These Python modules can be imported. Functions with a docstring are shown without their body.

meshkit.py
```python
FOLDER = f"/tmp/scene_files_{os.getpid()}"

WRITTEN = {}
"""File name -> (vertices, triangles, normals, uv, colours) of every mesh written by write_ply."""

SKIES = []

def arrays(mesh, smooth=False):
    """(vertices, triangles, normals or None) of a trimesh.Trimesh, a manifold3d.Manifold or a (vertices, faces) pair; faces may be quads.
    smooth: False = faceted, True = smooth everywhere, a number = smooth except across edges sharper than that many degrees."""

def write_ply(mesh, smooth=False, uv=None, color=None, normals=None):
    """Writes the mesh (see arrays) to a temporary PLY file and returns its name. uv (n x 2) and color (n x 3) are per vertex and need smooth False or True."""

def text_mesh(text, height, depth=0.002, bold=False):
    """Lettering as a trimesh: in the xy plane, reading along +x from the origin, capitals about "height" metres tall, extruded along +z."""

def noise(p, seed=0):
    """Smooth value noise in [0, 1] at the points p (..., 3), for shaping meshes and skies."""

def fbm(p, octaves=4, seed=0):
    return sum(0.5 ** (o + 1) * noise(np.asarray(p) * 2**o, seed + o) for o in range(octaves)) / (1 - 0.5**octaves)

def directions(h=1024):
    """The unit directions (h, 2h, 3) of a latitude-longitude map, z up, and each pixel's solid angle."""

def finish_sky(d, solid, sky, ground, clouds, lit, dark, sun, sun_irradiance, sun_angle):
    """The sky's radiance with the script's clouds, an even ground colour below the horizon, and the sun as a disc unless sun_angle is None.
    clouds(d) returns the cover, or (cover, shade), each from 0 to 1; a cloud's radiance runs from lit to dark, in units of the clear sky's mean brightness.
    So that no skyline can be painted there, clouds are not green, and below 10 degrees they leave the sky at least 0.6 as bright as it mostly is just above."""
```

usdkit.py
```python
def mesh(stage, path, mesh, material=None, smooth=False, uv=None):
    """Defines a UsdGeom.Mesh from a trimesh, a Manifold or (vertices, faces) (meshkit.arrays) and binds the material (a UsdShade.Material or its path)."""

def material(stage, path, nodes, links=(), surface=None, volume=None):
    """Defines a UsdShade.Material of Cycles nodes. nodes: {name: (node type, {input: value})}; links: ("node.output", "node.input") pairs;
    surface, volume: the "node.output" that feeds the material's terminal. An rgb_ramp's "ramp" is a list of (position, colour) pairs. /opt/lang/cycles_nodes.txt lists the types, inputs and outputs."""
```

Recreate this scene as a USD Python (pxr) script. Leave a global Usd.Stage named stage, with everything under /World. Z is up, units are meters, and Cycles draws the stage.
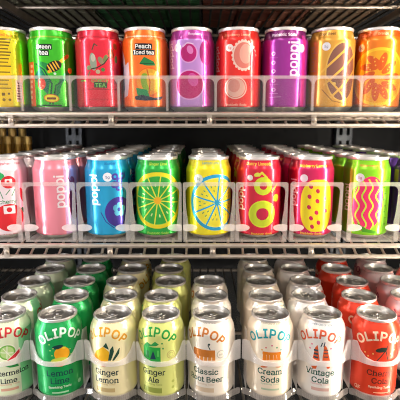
import math, random
import numpy as np, trimesh, usdkit, meshkit
from shapely import affinity, make_valid
from shapely.geometry import Polygon, Point, LineString, box, MultiPolygon
from shapely.ops import unary_union
from pxr import Usd, UsdGeom, UsdLux, UsdShade, Gf, Sdf, Vt

stage = Usd.Stage.CreateInMemory()
UsdGeom.SetStageUpAxis(stage, 'Z'); UsdGeom.SetStageMetersPerUnit(stage, 1.0)
world = UsdGeom.Xform.Define(stage, '/World'); stage.SetDefaultPrim(world.GetPrim())
UsdGeom.Scope.Define(stage, '/World/Looks')

# ------------------------------------------------------------------ camera, light, exposure
EYE, PITCH, FPX, VX, VY = 1.30, 10.05, 440.0, 199.5, 122.0
cam = UsdGeom.Camera.Define(stage, '/World/camera')
cam.AddTranslateOp().Set((0, 0, EYE)); cam.AddRotateXOp().Set(90 - PITCH)
cam.CreateHorizontalApertureAttr(36.0); cam.CreateVerticalApertureAttr(36.0)
cam.CreateFocalLengthAttr(36.0 * FPX / 400)
cam.CreateFStopAttr(9.0); cam.CreateFocusDistanceAttr(0.64)
cam.CreateClippingRangeAttr((0.05, 100)); cam.CreateExposureAttr(0.12)

dome = UsdLux.DomeLight.Define(stage, '/World/store_ambient')
dome.CreateColorAttr((1.0, 0.95, 0.90)); dome.CreateIntensityAttr(0.22)
for i, (x, y, w, d, e) in enumerate([(-0.9, -0.9, 0.5, 1.5, 5), (1.0, -0.9, 0.5, 1.5, 6)]):
    l = UsdLux.RectLight.Define(stage, '/World/store_ceiling_lamp_%03d' % i)
    l.CreateWidthAttr(w); l.CreateHeightAttr(d); l.CreateIntensityAttr(e); l.CreateColorAttr((1, 0.96, 0.9))
    l.AddTranslateOp().Set((x, y, 2.75)); l.AddRotateXOp().Set(0)
LED_LEFT, LED_RIGHT = 27.0, 76.0            # lamps in the cooler's door posts (built below)

# ------------------------------------------------------------------ helpers
def lin(h):
    c = [int(h[i:i + 2], 16) / 255 for i in (1, 3, 5)] if isinstance(h, str) else h
    return tuple(x / 12.92 if x <= 0.04045 else ((x + 0.055) / 1.055) ** 2.4 for x in c)

used = {}
def numbered(parent, name):
    k = used.get((parent, name), 0); used[(parent, name)] = k + 1
    return name if k == 0 else '%s_%03d' % (name, k)

def path_of(p): return '/World' if p is None else str(p.GetPath())

def setup(prim, label=None, cat=None, group=None, kind=None):
    for k, v in (('label', label), ('category', cat), ('group', group), ('kind', kind)):
        if v: prim.SetCustomDataByKey(k, v)
    return prim

def thing(name, label, cat, loc=(0, 0, 0), rotz=0, group=None):
    x = UsdGeom.Xform.Define(stage, '/World/' + numbered(None, name))
    x.AddTranslateOp().Set(tuple(map(float, loc))); x.AddRotateZOp().Set(float(rotz))
    return setup(x.GetPrim(), label, cat, group)

def dup(root, loc, rotz, label=None, group=None):
    base = root.GetName()
    if base[-4:-3] == '_' and base[-3:].isdigit(): base = base[:-4]
    was = root.GetCustomData()
    r = thing(base, label or was['label'], was['category'], loc, rotz, group or was.get('group'))
    r.GetReferences().AddInternalReference(root.GetPath()); r.SetInstanceable(True)
    return r

def obj(name, mesh, mat, parent=None, smooth=30, **kw):
    pp = path_of(parent)
    m = usdkit.mesh(stage, pp + '/' + numbered(pp if parent else None, name), mesh, mat, smooth=smooth)
    return setup(m.GetPrim(), **kw)

def bx(x0, x1, y0, y1, z0, z1):
    m = trimesh.creation.box((x1 - x0, y1 - y0, z1 - z0)); m.apply_translation(((x0 + x1) / 2, (y0 + y1) / 2, (z0 + z1) / 2)); return m

def cat(ms): return trimesh.util.concatenate(ms)

def lathe(prof, n=48):
    prof = np.array(prof, float); a = np.arange(n) * 2 * np.pi / n
    v = np.stack([prof[:, 0, None] * np.cos(a), prof[:, 0, None] * np.sin(a), np.repeat(prof[:, 1, None], n, 1)], -1).reshape(-1, 3)
    f = []
    for i in range(len(prof) - 1):
        for j in range(n):
            k = (j + 1) % n
            f += [(i * n + j, i * n + k, (i + 1) * n + k), (i * n + j, (i + 1) * n + k, (i + 1) * n + j)]
    m = trimesh.Trimesh(v, f, process=True); m.update_faces(m.nondegenerate_faces()); return m

def tube(pts, r, n=8):
    p = np.asarray(pts, float); t = np.gradient(p, axis=0); t /= np.linalg.norm(t, axis=1, keepdims=True)
    ref = np.array([0, 0, 1.0]) if abs(t[:, 2]).max() < 0.9 else np.array([1.0, 0, 0])
    a = np.cross(t, ref); a /= np.linalg.norm(a, axis=1, keepdims=True); b = np.cross(t, a)
    g = np.arange(n) * 2 * np.pi / n
    v = (p[:, None] + r * (np.cos(g)[None, :, None] * a[:, None] + np.sin(g)[None, :, None] * b[:, None])).reshape(-1, 3)
    f = []
    for i in range(len(p) - 1):
        for j in range(n):
            k = (j + 1) % n
            f += [(i * n + j, (i + 1) * n + k, i * n + k), (i * n + j, (i + 1) * n + j, (i + 1) * n + k)]
    m0 = len(v); v = np.vstack([v, p[0], p[-1]])
    for j in range(n):
        k = (j + 1) % n
        f += [(m0, j, k), (m0 + 1, (len(p) - 1) * n + k, (len(p) - 1) * n + j)]
    m = trimesh.Trimesh(v, f, process=False); m.fix_normals(); return m

def rod(a, b, r, n=8): return tube([a, b], r, n)

def extrude_xz(poly, y0, y1):
    """A polygon drawn in x,z, extruded from depth y0 to y1."""
    ms = []
    for g in getattr(poly, 'geoms', [poly]):
        m = trimesh.creation.extrude_polygon(g, y1 - y0, engine='earcut')
        v = m.vertices.copy(); m.vertices = np.stack([v[:, 0], y1 - v[:, 2], v[:, 1]], 1); m.fix_normals(); ms.append(m)
    return cat(ms)

def mat(name, nodes, links=(), surface='p.BSDF'):
    return usdkit.material(stage, '/World/Looks/' + name, nodes, links, surface)

def paint(name, col, rough=0.5, metal=0.0, noise=0.12, scale=60, coat=0.0):
    c = lin(col)
    return mat(name, {'tc': ('texture_coordinate', {}), 'n': ('noise_texture', {'scale': scale, 'detail': 3.0}),
                      'r': ('rgb_ramp', {'ramp': [(0.3, tuple(x * (1 - noise) for x in c)), (0.7, tuple(min(1, x * (1 + noise)) for x in c))]}),
                      'p': ('principled_bsdf', {'roughness': rough, 'metallic': metal, 'coat_weight': coat})},
               [('tc.object', 'n.vector'), ('n.fac', 'r.fac'), ('r.color', 'p.base_color')])

M = {}
M['wall'] = paint('cooler_wall', '#0d0f11', 0.75)
M['wall_side'] = paint('cooler_side', '#1c1e20', 0.6)
M['floor'] = paint('concrete', '#6c6a66', 0.7, scale=12)
M['ceiling'] = paint('cooler_ceiling', '#3a3b3c', 0.6)
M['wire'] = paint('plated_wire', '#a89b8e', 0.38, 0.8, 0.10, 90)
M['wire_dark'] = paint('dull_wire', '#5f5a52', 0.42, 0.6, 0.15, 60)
M['galv'] = paint('galvanised_steel', '#5d6064', 0.45, 0.7, 0.15, 40)
M['post'] = paint('door_post', '#2c2c2d', 0.4, 0.3)
M['alu'] = mat('can_aluminium', {'p': ('principled_bsdf', {'base_color': lin('#d9d5d0'), 'metallic': 1.0, 'roughness': 0.34})})
M['seam'] = mat('can_seam', {'p': ('principled_bsdf', {'base_color': lin('#eee6e2'), 'metallic': 0.75, 'roughness': 0.34})})
def can_ink(name, metal, rough, coat):
    return mat(name, {'a': ('attribute', {'attribute': 'tint'}),
                      'p': ('principled_bsdf', {'metallic': metal, 'roughness': rough, 'coat_weight': coat, 'coat_roughness': 0.12})},
               [('a.color', 'p.base_color')])
M['gloss'] = can_ink('glossy_can_ink', 0.62, 0.27, 0.5)
M['satin'] = can_ink('satin_can_ink', 0.45, 0.34, 0.25)
def clear(name, see, white, rough=0.06, shine=0.05):
    return mat(name, {'t': ('transparent_bsdf', {'color': (0.97, 0.97, 0.96)}), 'd': ('diffuse_bsdf', {'color': lin(white)}),
                      'tl': ('translucent_bsdf', {'color': lin(white)}), 'g': ('glossy_bsdf', {'color': (1, 1, 1), 'roughness': rough}),
                      'dt': ('mix_closure', {'fac': 0.45}), 'm': ('mix_closure', {'fac': see}), 'o': ('mix_closure', {'fac': shine})},
               [('d.BSDF', 'dt.closure1'), ('tl.BSDF', 'dt.closure2'), ('dt.closure', 'm.closure1'), ('t.BSDF', 'm.closure2'),
                ('m.closure', 'o.closure1'), ('g.BSDF', 'o.closure2')], 'o.closure')
M['pane'] = clear('clear_plastic', 0.992, '#e8e2dd', 0.03, 0.025)
M['frame'] = clear('cloudy_plastic', 0.80, '#f0e6e0')
M['tab'] = clear('tab_plastic', 0.58, '#fbf2ee', 0.15)
M['frost'] = clear('frosted_plastic', 0.54, '#fbf6f4', 0.2)
M['lamp_l'] = mat('lamp_lens_cool', {'e': ('emission', {'color': (0.95, 0.95, 1.0), 'strength': LED_LEFT})}, surface='e.emission')
M['lamp_r'] = mat('lamp_lens_warm', {'e': ('emission', {'color': (1.0, 0.90, 0.76), 'strength': LED_RIGHT})}, surface='e.emission')

# ------------------------------------------------------------------ pixel -> place
CP, SP = math.cos(math.radians(PITCH)), math.sin(math.radians(PITCH))
def zc(Y, h): return Y * CP + h * SP
def X_at(px, Y, h): return (px - VX) * zc(Y, h) / FPX
Y_TOP, Y_MID, Y_LOW = 0.712, 0.682, 0.612
D_TOP, D_MID, D_LOW = EYE + 0.014, EYE - 0.178, EYE - 0.401       # deck heights
D_HIGH = D_TOP + 0.212
FLOOR_T = 0.002
X0, X1 = -0.62, 0.66
BACK = 1.18

# ------------------------------------------------------------------ the setting
obj('floor', bx(-2.2, 2.2, -2.5, 1.6, -0.04, 0), M['floor'], kind='structure')
obj('wall_back', bx(-0.75, 0.79, 1.215, 1.265, 0, 2.3), M['wall'], kind='structure')
obj('wall_left', bx(-0.75, -0.70, 0.50, 1.215, 0, 2.3), M['wall_side'], kind='structure')
obj('wall_right', bx(0.74, 0.79, 0.50, 1.215, 0, 2.3), M['wall_side'], kind='structure')
obj('ceiling', bx(-0.75, 0.79, 0.50, 1.265, 2.3, 2.35), M['ceiling'], kind='structure')
for i, (x, s, key, side) in enumerate(((-0.55, 1, 'lamp_l', 'left'), (0.59, -1, 'lamp_r', 'right'))):
    p = thing('door_post', 'dark cooler door post with an upright strip lamp, %s of the shelves' % side, 'post', (x, 0.49, 0))
    obj('post_body', bx(-0.035, 0.035, -0.035, 0.035, 0.0, 2.3), M['post'], p)
    hs = obj('lamp_housing', bx(s * 0.0475 - 0.0125, s * 0.0475 + 0.0125, -0.015, 0.03, 0.5, 2.05), M['galv'], p)
    obj('lamp_lens', bx(s * 0.064 - 0.004, s * 0.064 + 0.004, -0.008, 0.026, 0.52, 2.03), M[key], hs)

# slotted uprights on the back wall
def upright(px, label):
    x = X_at(px, 1.19, 0.02)
    t = thing('wall_upright', label, 'shelf upright', (x, 1.2, 0), group='slotted uprights on the back wall')
    poly = box(-0.021, 0.40, 0.021, 1.318)
    slots = [box(sx - 0.0042, z, sx + 0.0042, z + 0.019) for sx in (-0.0095, 0.0095) for z in np.arange(0.44, 1.29, 0.033)]
    obj('face', extrude_xz(poly.difference(unary_union(slots)), -0.012, -0.009), M['galv'], t)
    obj('flange', bx(-0.021, -0.018, -0.009, 0.013, 0.4, 1.318), M['galv'], t)
    obj('flange', bx(0.018, 0.021, -0.009, 0.013, 0.4, 1.318), M['galv'], t)
upright(73, 'slotted steel wall upright showing above the pink and blue cans')
upright(344, 'slotted steel wall upright showing above the wavy watermelon can')

# wire shelves
def shelf(z, yf, label, pitch=0.0212, clips=()):
    t = thing('wire_shelf', label, 'shelf', (0, 0, z))
    r = 0.0032
    obj('front_rail', rod((X0, yf, -r), (X1, yf, -r), r + 0.0006), M['wire'], t)
    if z > D_MID + .1: obj('front_rail', rod((X0, yf + 0.004, -0.0105), (X1, yf + 0.004, -0.0105), 0.0016), M['wire'], t)
    obj('front_rail', rod((X0, yf - 0.001, -0.0195), (X1, yf - 0.001, -0.0195), r), M['wire'], t)
    for y in (yf + 0.262, BACK):
        obj('cross_rod', rod((X0, y, -0.0078), (X1, y, -0.0078), 0.0036), M['wire'], t)
    x = X0 + 0.006
    while x < X1:
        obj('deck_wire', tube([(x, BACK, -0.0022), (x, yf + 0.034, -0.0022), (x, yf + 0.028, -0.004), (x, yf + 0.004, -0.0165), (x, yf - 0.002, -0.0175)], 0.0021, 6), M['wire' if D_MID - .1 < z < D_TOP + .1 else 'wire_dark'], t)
        x += pitch
    for px in clips:
        xx = X_at(px, yf, EYE - z)
        obj('rail_clip', cat([bx(xx - 0.004, xx + 0.004, yf - 0.0055, yf - 0.0035, -0.019, -0.004), trimesh.creation.icosphere(2, 0.0042).apply_translation((xx, yf - 0.0045, -0.011))]), M['wire'], t)
    for x in (-0.352, 0.384):
        obj('side_arm', bx(x - 0.004, x + 0.004, yf + 0.02, BACK + 0.005, -0.024, -0.0118), M['wire'], t)
    return t
YF = 0.640
shelf(D_HIGH, YF, 'high wire shelf seen from below with a rod crossing under it')
shelf(D_TOP, 0.660, 'wire shelf at eye level under the row of bright fruit cans', clips=(11, 111, 209, 313))
shelf(D_MID, 0.633, 'wire shelf under the middle row of cans with looped plastic fronts', clips=(7, 110, 212, 310))
shelf(D_LOW, 0.545, 'lowest wire shelf under the deep lanes of pale and green cans')

# ------------------------------------------------------------------ can print
R = 33.1
PROF_NARROW = [(31.6, 6.0), (32.6, 8.0), (33.1, 11.0), (33.1, 100.0), (32.7, 103.0), (31.6, 106.5), (30.0, 110.0), (28.2, 113.5), (27.0, 116.0), (26.5, 117.4)]
PROF_WIDE = [(31.6, 6.0), (32.6, 7.0), (33.1, 8.6), (33.1, 100.0), (32.9, 103.0), (32.3, 105.5), (31.1, 108.0), (30.1, 111.5), (29.2, 115.0), (28.8, 117.4)]
NSEG = 64
EDGES = np.linspace(-math.pi * R, math.pi * R, NSEG + 1)
def set_profile(prof):
    global PR, PZ, BANDS, NRM
    PR, PZ = np.array(prof).T; BANDS = list(PZ); NRM = []
    for i in range(len(prof)):
        a, b = max(0, i - 1), min(len(prof) - 1, i + 1)
        d = np.array([PZ[b] - PZ[a], -(PR[b] - PR[a])]); NRM.append(d / np.linalg.norm(d))
    NRM = np.array(NRM)

def polys(g, least=1e-4):
    if g.is_empty: return []
    return [p for p in getattr(g, 'geoms', [g]) if p.geom_type == 'Polygon' and p.area > least]

def print_mesh(layers):
    """layers: painter's list of (shape in arc-mm x height-mm, colour). One wall mesh, each face carrying its ink colour."""
    full = box(-math.pi * R, PZ[0], math.pi * R, PZ[-1])
    regions, cover = [], None
    for g, c in reversed(layers):
        g = g if g.is_valid else make_valid(g)
        g = g.intersection(full)
        vis = g if cover is None else g.difference(cover)
        regions.append((vis, c)); cover = g if cover is None else cover.union(g)
    V, N, C, F, n = [], [], [], [], 0
    for g, c in regions:
        col = lin(c)
        for p in polys(g):
            x0, y0, x1, y1 = p.bounds
            for k in range(NSEG):
                e0, e1 = EDGES[k], EDGES[k + 1]
                if e1 <= x0 or e0 >= x1: continue
                s = p.intersection(box(e0, -1, e1, 200))
                for q in polys(s):
                    b0, b1 = q.bounds[1], q.bounds[3]
                    for j in range(len(BANDS) - 1):
                        if BANDS[j + 1] <= b0 or BANDS[j] >= b1: continue
                        for w in polys(q.intersection(box(e0 - 1, BANDS[j], e1 + 1, BANDS[j + 1]))):
                            if len(w.interiors) == 0 and w.convex_hull.area - w.area < 1e-6:
                                pts = np.array(w.exterior.coords)[:-1]
                                if w.exterior.is_ccw is False: pts = pts[::-1]
                                f = np.array([(0, i, i + 1) for i in range(1, len(pts) - 1)])
                            else:
                                pts, f = trimesh.creation.triangulate_polygon(w, engine='earcut')
                                pts = np.asarray(pts)
                                a, b, d = pts[f[:, 0]], pts[f[:, 1]], pts[f[:, 2]]
                                fl = np.cross(b - a, d - a) < 0
                                f = np.where(fl[:, None], f[:, ::-1], f)
                            if len(f) == 0: continue
                            t = np.clip((pts[:, 0] - e0) / (e1 - e0), 0, 1)[:, None]
                            rr = np.interp(pts[:, 1], PZ, PR)[:, None]
                            th0, th1 = e0 / R, e1 / R
                            # angle 0 faces -y; +u runs to the viewer's right (+x)
                            d0, d1 = np.array([math.sin(th0), -math.cos(th0)]), np.array([math.sin(th1), -math.cos(th1)])
                            xy = rr * ((1 - t) * d0 + t * d1)
                            th = (th0 + (th1 - th0) * t[:, 0])
                            nr, nz = np.interp(pts[:, 1], PZ, NRM[:, 0]), np.interp(pts[:, 1], PZ, NRM[:, 1])
                            V.append(np.column_stack([xy, pts[:, 1]])); N.append(np.column_stack([nr * np.sin(th), -nr * np.cos(th), nz]))
                            C.append(np.tile(col, (len(pts), 1))); F.append(f + n); n += len(pts)
    return np.vstack(V) / 1000, np.vstack(F), np.vstack(N), np.vstack(C)

def body(parent, layers, material):
    v, f, n, c = print_mesh(layers)
    m = UsdGeom.Mesh.Define(stage, path_of(parent) + '/body')
    m.CreatePointsAttr(Vt.Vec3fArray.FromNumpy(v.astype(np.float32)))
    m.CreateFaceVertexCountsAttr(Vt.IntArray.FromNumpy(np.full(len(f), 3, np.int32)))
    m.CreateFaceVertexIndicesAttr(Vt.IntArray.FromNumpy(f.astype(np.int32).ravel()))
    m.CreateSubdivisionSchemeAttr('none')
    m.CreateNormalsAttr(Vt.Vec3fArray.FromNumpy(n.astype(np.float32))); m.SetNormalsInterpolation('vertex')
    UsdGeom.PrimvarsAPI(m).CreatePrimvar('tint', Sdf.ValueTypeNames.Color3fArray, 'vertex').Set(Vt.Vec3fArray.FromNumpy(c.astype(np.float32)))
    UsdShade.MaterialBindingAPI.Apply(m.GetPrim()).Bind(material)

LID0 = lathe([(0, 117.0), (21.6, 116.9), (22.4, 116.6), (22.9, 115.2), (23.6, 114.9), (24.3, 115.3), (25.0, 119.0), (25.4, 121.3), (26.0, 122.0)][::-1], 48)
RIM = lathe([(26.0, 122.0), (26.8, 122.0), (27.4, 121.4), (27.4, 118.9), (27.0, 117.8), (26.3, 117.0)][::-1], 48)
BASE = lathe([(0, 9.5), (8, 9.0), (15, 6.8), (20, 3.6), (22.4, 0.8), (23.4, 0), (24.6, 0.3), (26.5, 1.6), (30.0, 4.2), (31.6, 6.05)], 48)
def ring2(cx, rx, ry, w):
    o = affinity.translate(affinity.scale(Point(0, 0).buffer(1, 24), rx, ry), cx, 0)
    i = affinity.translate(affinity.scale(Point(0, 0).buffer(1, 24), rx - w, ry - w), cx, 0)
    return o.difference(i)
def flat(p, z0, z1):
    ms = []
    for g in getattr(p, 'geoms', [p]):
        m = trimesh.creation.extrude_polygon(g, z1 - z0, engine='earcut'); m.apply_translation((0, 0, z0)); ms.append(m)
    return cat(ms)
TAB = cat([flat(ring2(7.5, 8.5, 7.2, 2.6).union(affinity.scale(Point(0, 0).buffer(6.8, 20), 1.1, 1.0).difference(affinity.translate(Point(0, 0).buffer(1.5), -20, 0))), 118.1, 119.3),
           lathe([(0, 120.0), (2.4, 119.9), (3.0, 119.3), (3.0, 117.0)][::-1], 16)])
MOUTH = flat(ring2(-10.5, 9.8, 8.6, 1.1), 116.9, 117.5)
LIDM = cat([LID0, MOUTH])
for m in (LIDM, RIM, BASE, TAB): m.apply_scale(0.001)
WIDE = 29.8 / 27.4
def widen(m): m = m.copy(); m.apply_scale((WIDE, WIDE, 1)); return m
LIDW, RIMW = widen(LIDM), widen(RIM)

class Label:
    """Print laid out from what the photo shows: pixel places on the can are turned into arc and height on its wall."""
    def __init__(s, X, Y, zbase, base, sx=1.0, sz=1.0):
        s.X, s.Y, s.z0, s.sx, s.sz = X, Y, zbase, sx, sz
        s.cx = VX + X * FPX / zc(Y, EYE - zbase - 0.06)
        s.k = 1000 * zc(Y - 0.033, EYE - zbase - 0.06) / FPX / sx
        s.L = [(box(-math.pi * R, 0, math.pi * R, 130), base)]
    def uv(s, px, py):
        """Where the sight line through a pixel meets the can's wall: (arc from the side facing the viewer, height), mm."""
        r = R / 1000 * s.sx
        for _ in range(60):
            dx, dv = (px - 200) / FPX, (py - 200) / FPX
            d = np.array([dx, CP - dv * SP, -SP - dv * CP])           # x right, y deep, z up, from the eye
            ox, oy = -s.X, -s.Y
            A = d[0] ** 2 + d[1] ** 2; B = ox * d[0] + oy * d[1]; C = ox * ox + oy * oy - (r * 1.0) ** 2
            q = B * B - A * C
            if q > 0:
                t = (-B - math.sqrt(q)) / A; hx, hy = ox + t * d[0], oy + t * d[1]
                th = math.atan2(hx, -hy) - math.atan2(-s.X, s.Y)
                return R * th, (EYE + t * d[2] - s.z0) * 1000 / s.sz
            px += 0.5 if px < s.cx else -0.5
        raise ValueError((px, py, s.cx))
    def add(s, g, c): s.L.append((g, c)); return s
    def disc(s, px, py, r, c, ry=None):
        u, v = s.uv(px, py); return s.add(affinity.translate(affinity.scale(Point(0, 0).buffer(1, 16), r * s.k, (ry or r) * s.k), u, v), c)
    def ell(s, px, py, rx, ry, a, c):
        u, v = s.uv(px, py); return s.add(affinity.translate(affinity.rotate(affinity.scale(Point(0, 0).buffer(1, 12), rx * s.k, ry * s.k), a, origin=(0, 0)), u, v), c)
    def ring(s, px, py, r, w, c):
        u, v = s.uv(px, py); p = Point(u, v); return s.add(p.buffer(r * s.k, 24).difference(p.buffer((r - w) * s.k, 24)), c)
    def poly(s, pts, c, rnd=0):
        g = Polygon([s.uv(*p) for p in pts]).buffer(0)
        return s.add(g.buffer(-rnd).buffer(2 * rnd).buffer(-rnd) if rnd else g, c)
    def line(s, pts, w, c):
        return s.add(LineString([s.uv(*p) for p in pts]).buffer(w * s.k / 2, 6), c)
    def band(s, x0, y0, x1, y1, c, r=0):
        a, b = s.uv(x0, y1), s.uv(x1, y0); g = box(a[0], a[1], b[0], b[1])
        return s.add(g.buffer(-r).buffer(r) if r else g, c)
    def all_round(s, y0, y1, c):
        return s.add(box(-math.pi * R, s.uv(s.cx, y1)[1], math.pi * R, s.uv(s.cx, y0)[1]), c)
    def text(s, px, py, txt, h, c, rot=0, bold=True, serif=False):
        g = glyphs(txt, h * s.k, bold, serif); u, v = s.uv(px, py)
        b = g.bounds; g = affinity.translate(g, -(b[0] + b[2]) / 2, -h * s.k / 2)
        return s.add(affinity.translate(affinity.rotate(g, rot, origin=(0, 0)), u, v), c)
    def plate(s, px, py, txt, h, c, bg, m=0.9):
        s.text(px, py, txt, h, c); g = s.L.pop()[0]; b = g.bounds
        return s.add(box(b[0] - m, b[1] - m * 1.3, b[2] + m * 1.6, b[3] + m), bg).add(g, c)
    def arch(s, px, py, txt, h, c, radius=30.0, step=8.0):
        radius *= 0.80; h *= 0.86
        """Letters on an arch, each turned a little further."""
        u, v = s.uv(px, py); rad = radius * s.k
        gs = [glyphs(ch, h * s.k, True).buffer(0.22) for ch in txt]; gap = 1.7 * s.k
        ws = [g.bounds[2] - g.bounds[0] + gap for g in gs]; at = -sum(ws) / 2
        for g, w in zip(gs, ws):
            a = (at + w / 2) / rad; at += w
            b = g.bounds; g = affinity.translate(g, -(b[0] + b[2]) / 2, -h * s.k / 2)
            g = affinity.rotate(g, -math.degrees(a), origin=(0, 0))
            s.add(affinity.translate(g, u + rad * math.sin(a), v + rad * (math.cos(a) - 1)), c)
        return s

cache = {}
def glyphs(txt, h, bold=True, serif=False):
    key = (txt, bold)
    if key not in cache:
        m = meshkit.text_mesh(txt, 10.0, 1.0, bold)
        up = m.face_normals[:, 2] > 0.9
        cache[key] = unary_union([Polygon(t[:, :2]).buffer(0.01) for t in m.triangles[up]]).simplify(0.12)
    g = affinity.scale(cache[key], h / 10, h / 10, origin=(0, 0))
    if serif:                       # small feet and heads on the stems
        foot = g.intersection(box(-999, -0.02 * h, 9999, 0.10 * h)); head = g.intersection(box(-999, 0.62 * h, 9999, 0.72 * h))
        add = [box(p.bounds[0] - 0.10 * h, p.bounds[1], p.bounds[2] + 0.10 * h, p.bounds[1] + 0.12 * h) for q in (foot,) for p in polys(q) if p.bounds[2] - p.bounds[0] < 0.4 * h]
        g = unary_union([g] + add)
    return g

def make_can(name, label, catg, group, ld, material, X, Y, zdeck, tab=0, s=(1, 1)):
    yaw = math.degrees(math.atan2(-X, Y))
    t = thing(name, label, catg, (X, Y, zdeck + FLOOR_T + 0.0004), yaw, group)
    UsdGeom.Xformable(t).AddScaleOp().Set((s[0], s[0], s[1]))
    wide = s is not S_LOW
    set_profile(PROF_WIDE if wide else PROF_NARROW)
    body(t, ld.L, material)
    lid = obj('lid', LIDW if wide else LIDM, M['alu'], t)
    obj('rim', RIMW if wide else RIM, M['seam'], t)
    tb = TAB.copy(); tb.apply_transform(trimesh.transformations.rotation_matrix(math.radians(tab), (0, 0, 1)))
    obj('pull_tab', tb, M['alu'], lid)
    obj('base', BASE, M['alu'], t)
    return t
PLACED = []

# ---- top row: iced tea and fruit soda -------------------------------------------------
S_TOP, S_MID, S_LOW = (1.06, 1.0), (1.05, 1.02), (1.02, 1.0)
def TL(px, base): return Label(X_at(px, Y_TOP, -0.07), Y_TOP, D_TOP + FLOOR_T, base, *S_TOP)
def vtext(L, px, py, c, h=7): return L.text(px, py, 'poppi', h, c, 90)
TOPX = [6.7 + 46.15 * i for i in range(9)]
top = []
L = TL(TOPX[0], '#f3c818')
L.band(18, 28, 40, 112, '#8fc42a').band(14, 28, 19, 112, '#d8cc1e').text(4, 34.5, 'iced tea', 3, '#e2702a')
for k, y in enumerate((39, 42, 45, 48.5, 52, 55, 58.5, 62, 66, 72, 80, 84, 88)): L.band(-3 + (k % 3), y, 11 - (k * 5 % 4), y + 0.9, '#7a6414')
L.band(17, 81, 22.5, 102, '#e8bca8')
for k in range(7): L.band(17.5, 83 + k * 2.6, 22, 84.2 + k * 2.6, '#6e3a3c')
L.band(2, 93, 5, 96, '#7a5a10').band(8, 93, 10, 95, '#7a5a10').disc(4, 100, 1.6, '#8a6a10').disc(10, 100, 1.4, '#8a6a10')
top.append(('iced_tea_can', 'yellow iced tea can with fine print, cut by the left edge, eye-level row', L))
L = TL(TOPX[1], '#38b51c')
L.all_round(36, 37.5, '#7fae1e').band(29, 62, 33.5, 107, '#e2572c')
for k in range(8): L.band(30.8, 65 + k * 5.2, 32.6, 68 + k * 5.2, '#f2b79a')
L.poly([(34, 78), (40, 67), (50, 82), (48, 95)], '#0d6a4c', 1).poly([(53, 100), (60, 78), (71, 66), (67, 84), (58, 96)], '#0f7a3c', 1)
L.line([(50, 104), (52, 84), (44, 70), (36, 64)], 1.6, '#0b4f37').line([(53, 104), (56, 86), (66, 78)], 1.5, '#0b4f37')
L.poly([(36, 60), (41, 66), (52, 74), (48, 64)], '#15823a', 1).ell(64, 88, 3, 8, -20, '#49c72c').ell(40, 96, 3, 7, 25, '#2a9a1f')
L.disc(41.5, 84, 4.3, '#d4402f', 6).disc(40, 82, 1, '#f08a6a').disc(43, 86, 1, '#f08a6a').disc(41, 88, 0.8, '#f08a6a')
L.line([(58, 64), (66.5, 57)], 3.2, '#e79a22').line([(66, 58), (67.5, 56.5)], 3.4, '#b85f14')
L.ell(54, 66.5, 8.2, 5.2, 28, '#241a10')
for k in (-5, -2.2, 0.8, 3.6): L.ell(54 + k * 0.88, 66.5 - k * 0.5, 0.75, 4.6, 28, '#e8b22c')
L.disc(49, 72, 1.6, '#e0a51c').disc(55, 74, 1.3, '#d6e8d0').disc(70, 71, 3, '#e98a2e')
L.ell(51.5, 98.5, 7.6, 4.4, -4, '#c34a1e').ell(51.5, 98.5, 6.8, 3.7, -4, '#f6d92e').band(47, 97.6, 56, 99.8, '#7a3a10', 0.5)
L.band(38, 105, 62, 106.3, '#0b3f22')
L.plate(43, 46.8, 'Green', 3.9, '#f4f4ee', '#16301a').plate(43.4, 52.8, 'tea', 4.4, '#f4f4ee', '#16301a')
top.append(('iced_tea_can', 'bright green tea can with a honey dipper and leaves', L))
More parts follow.
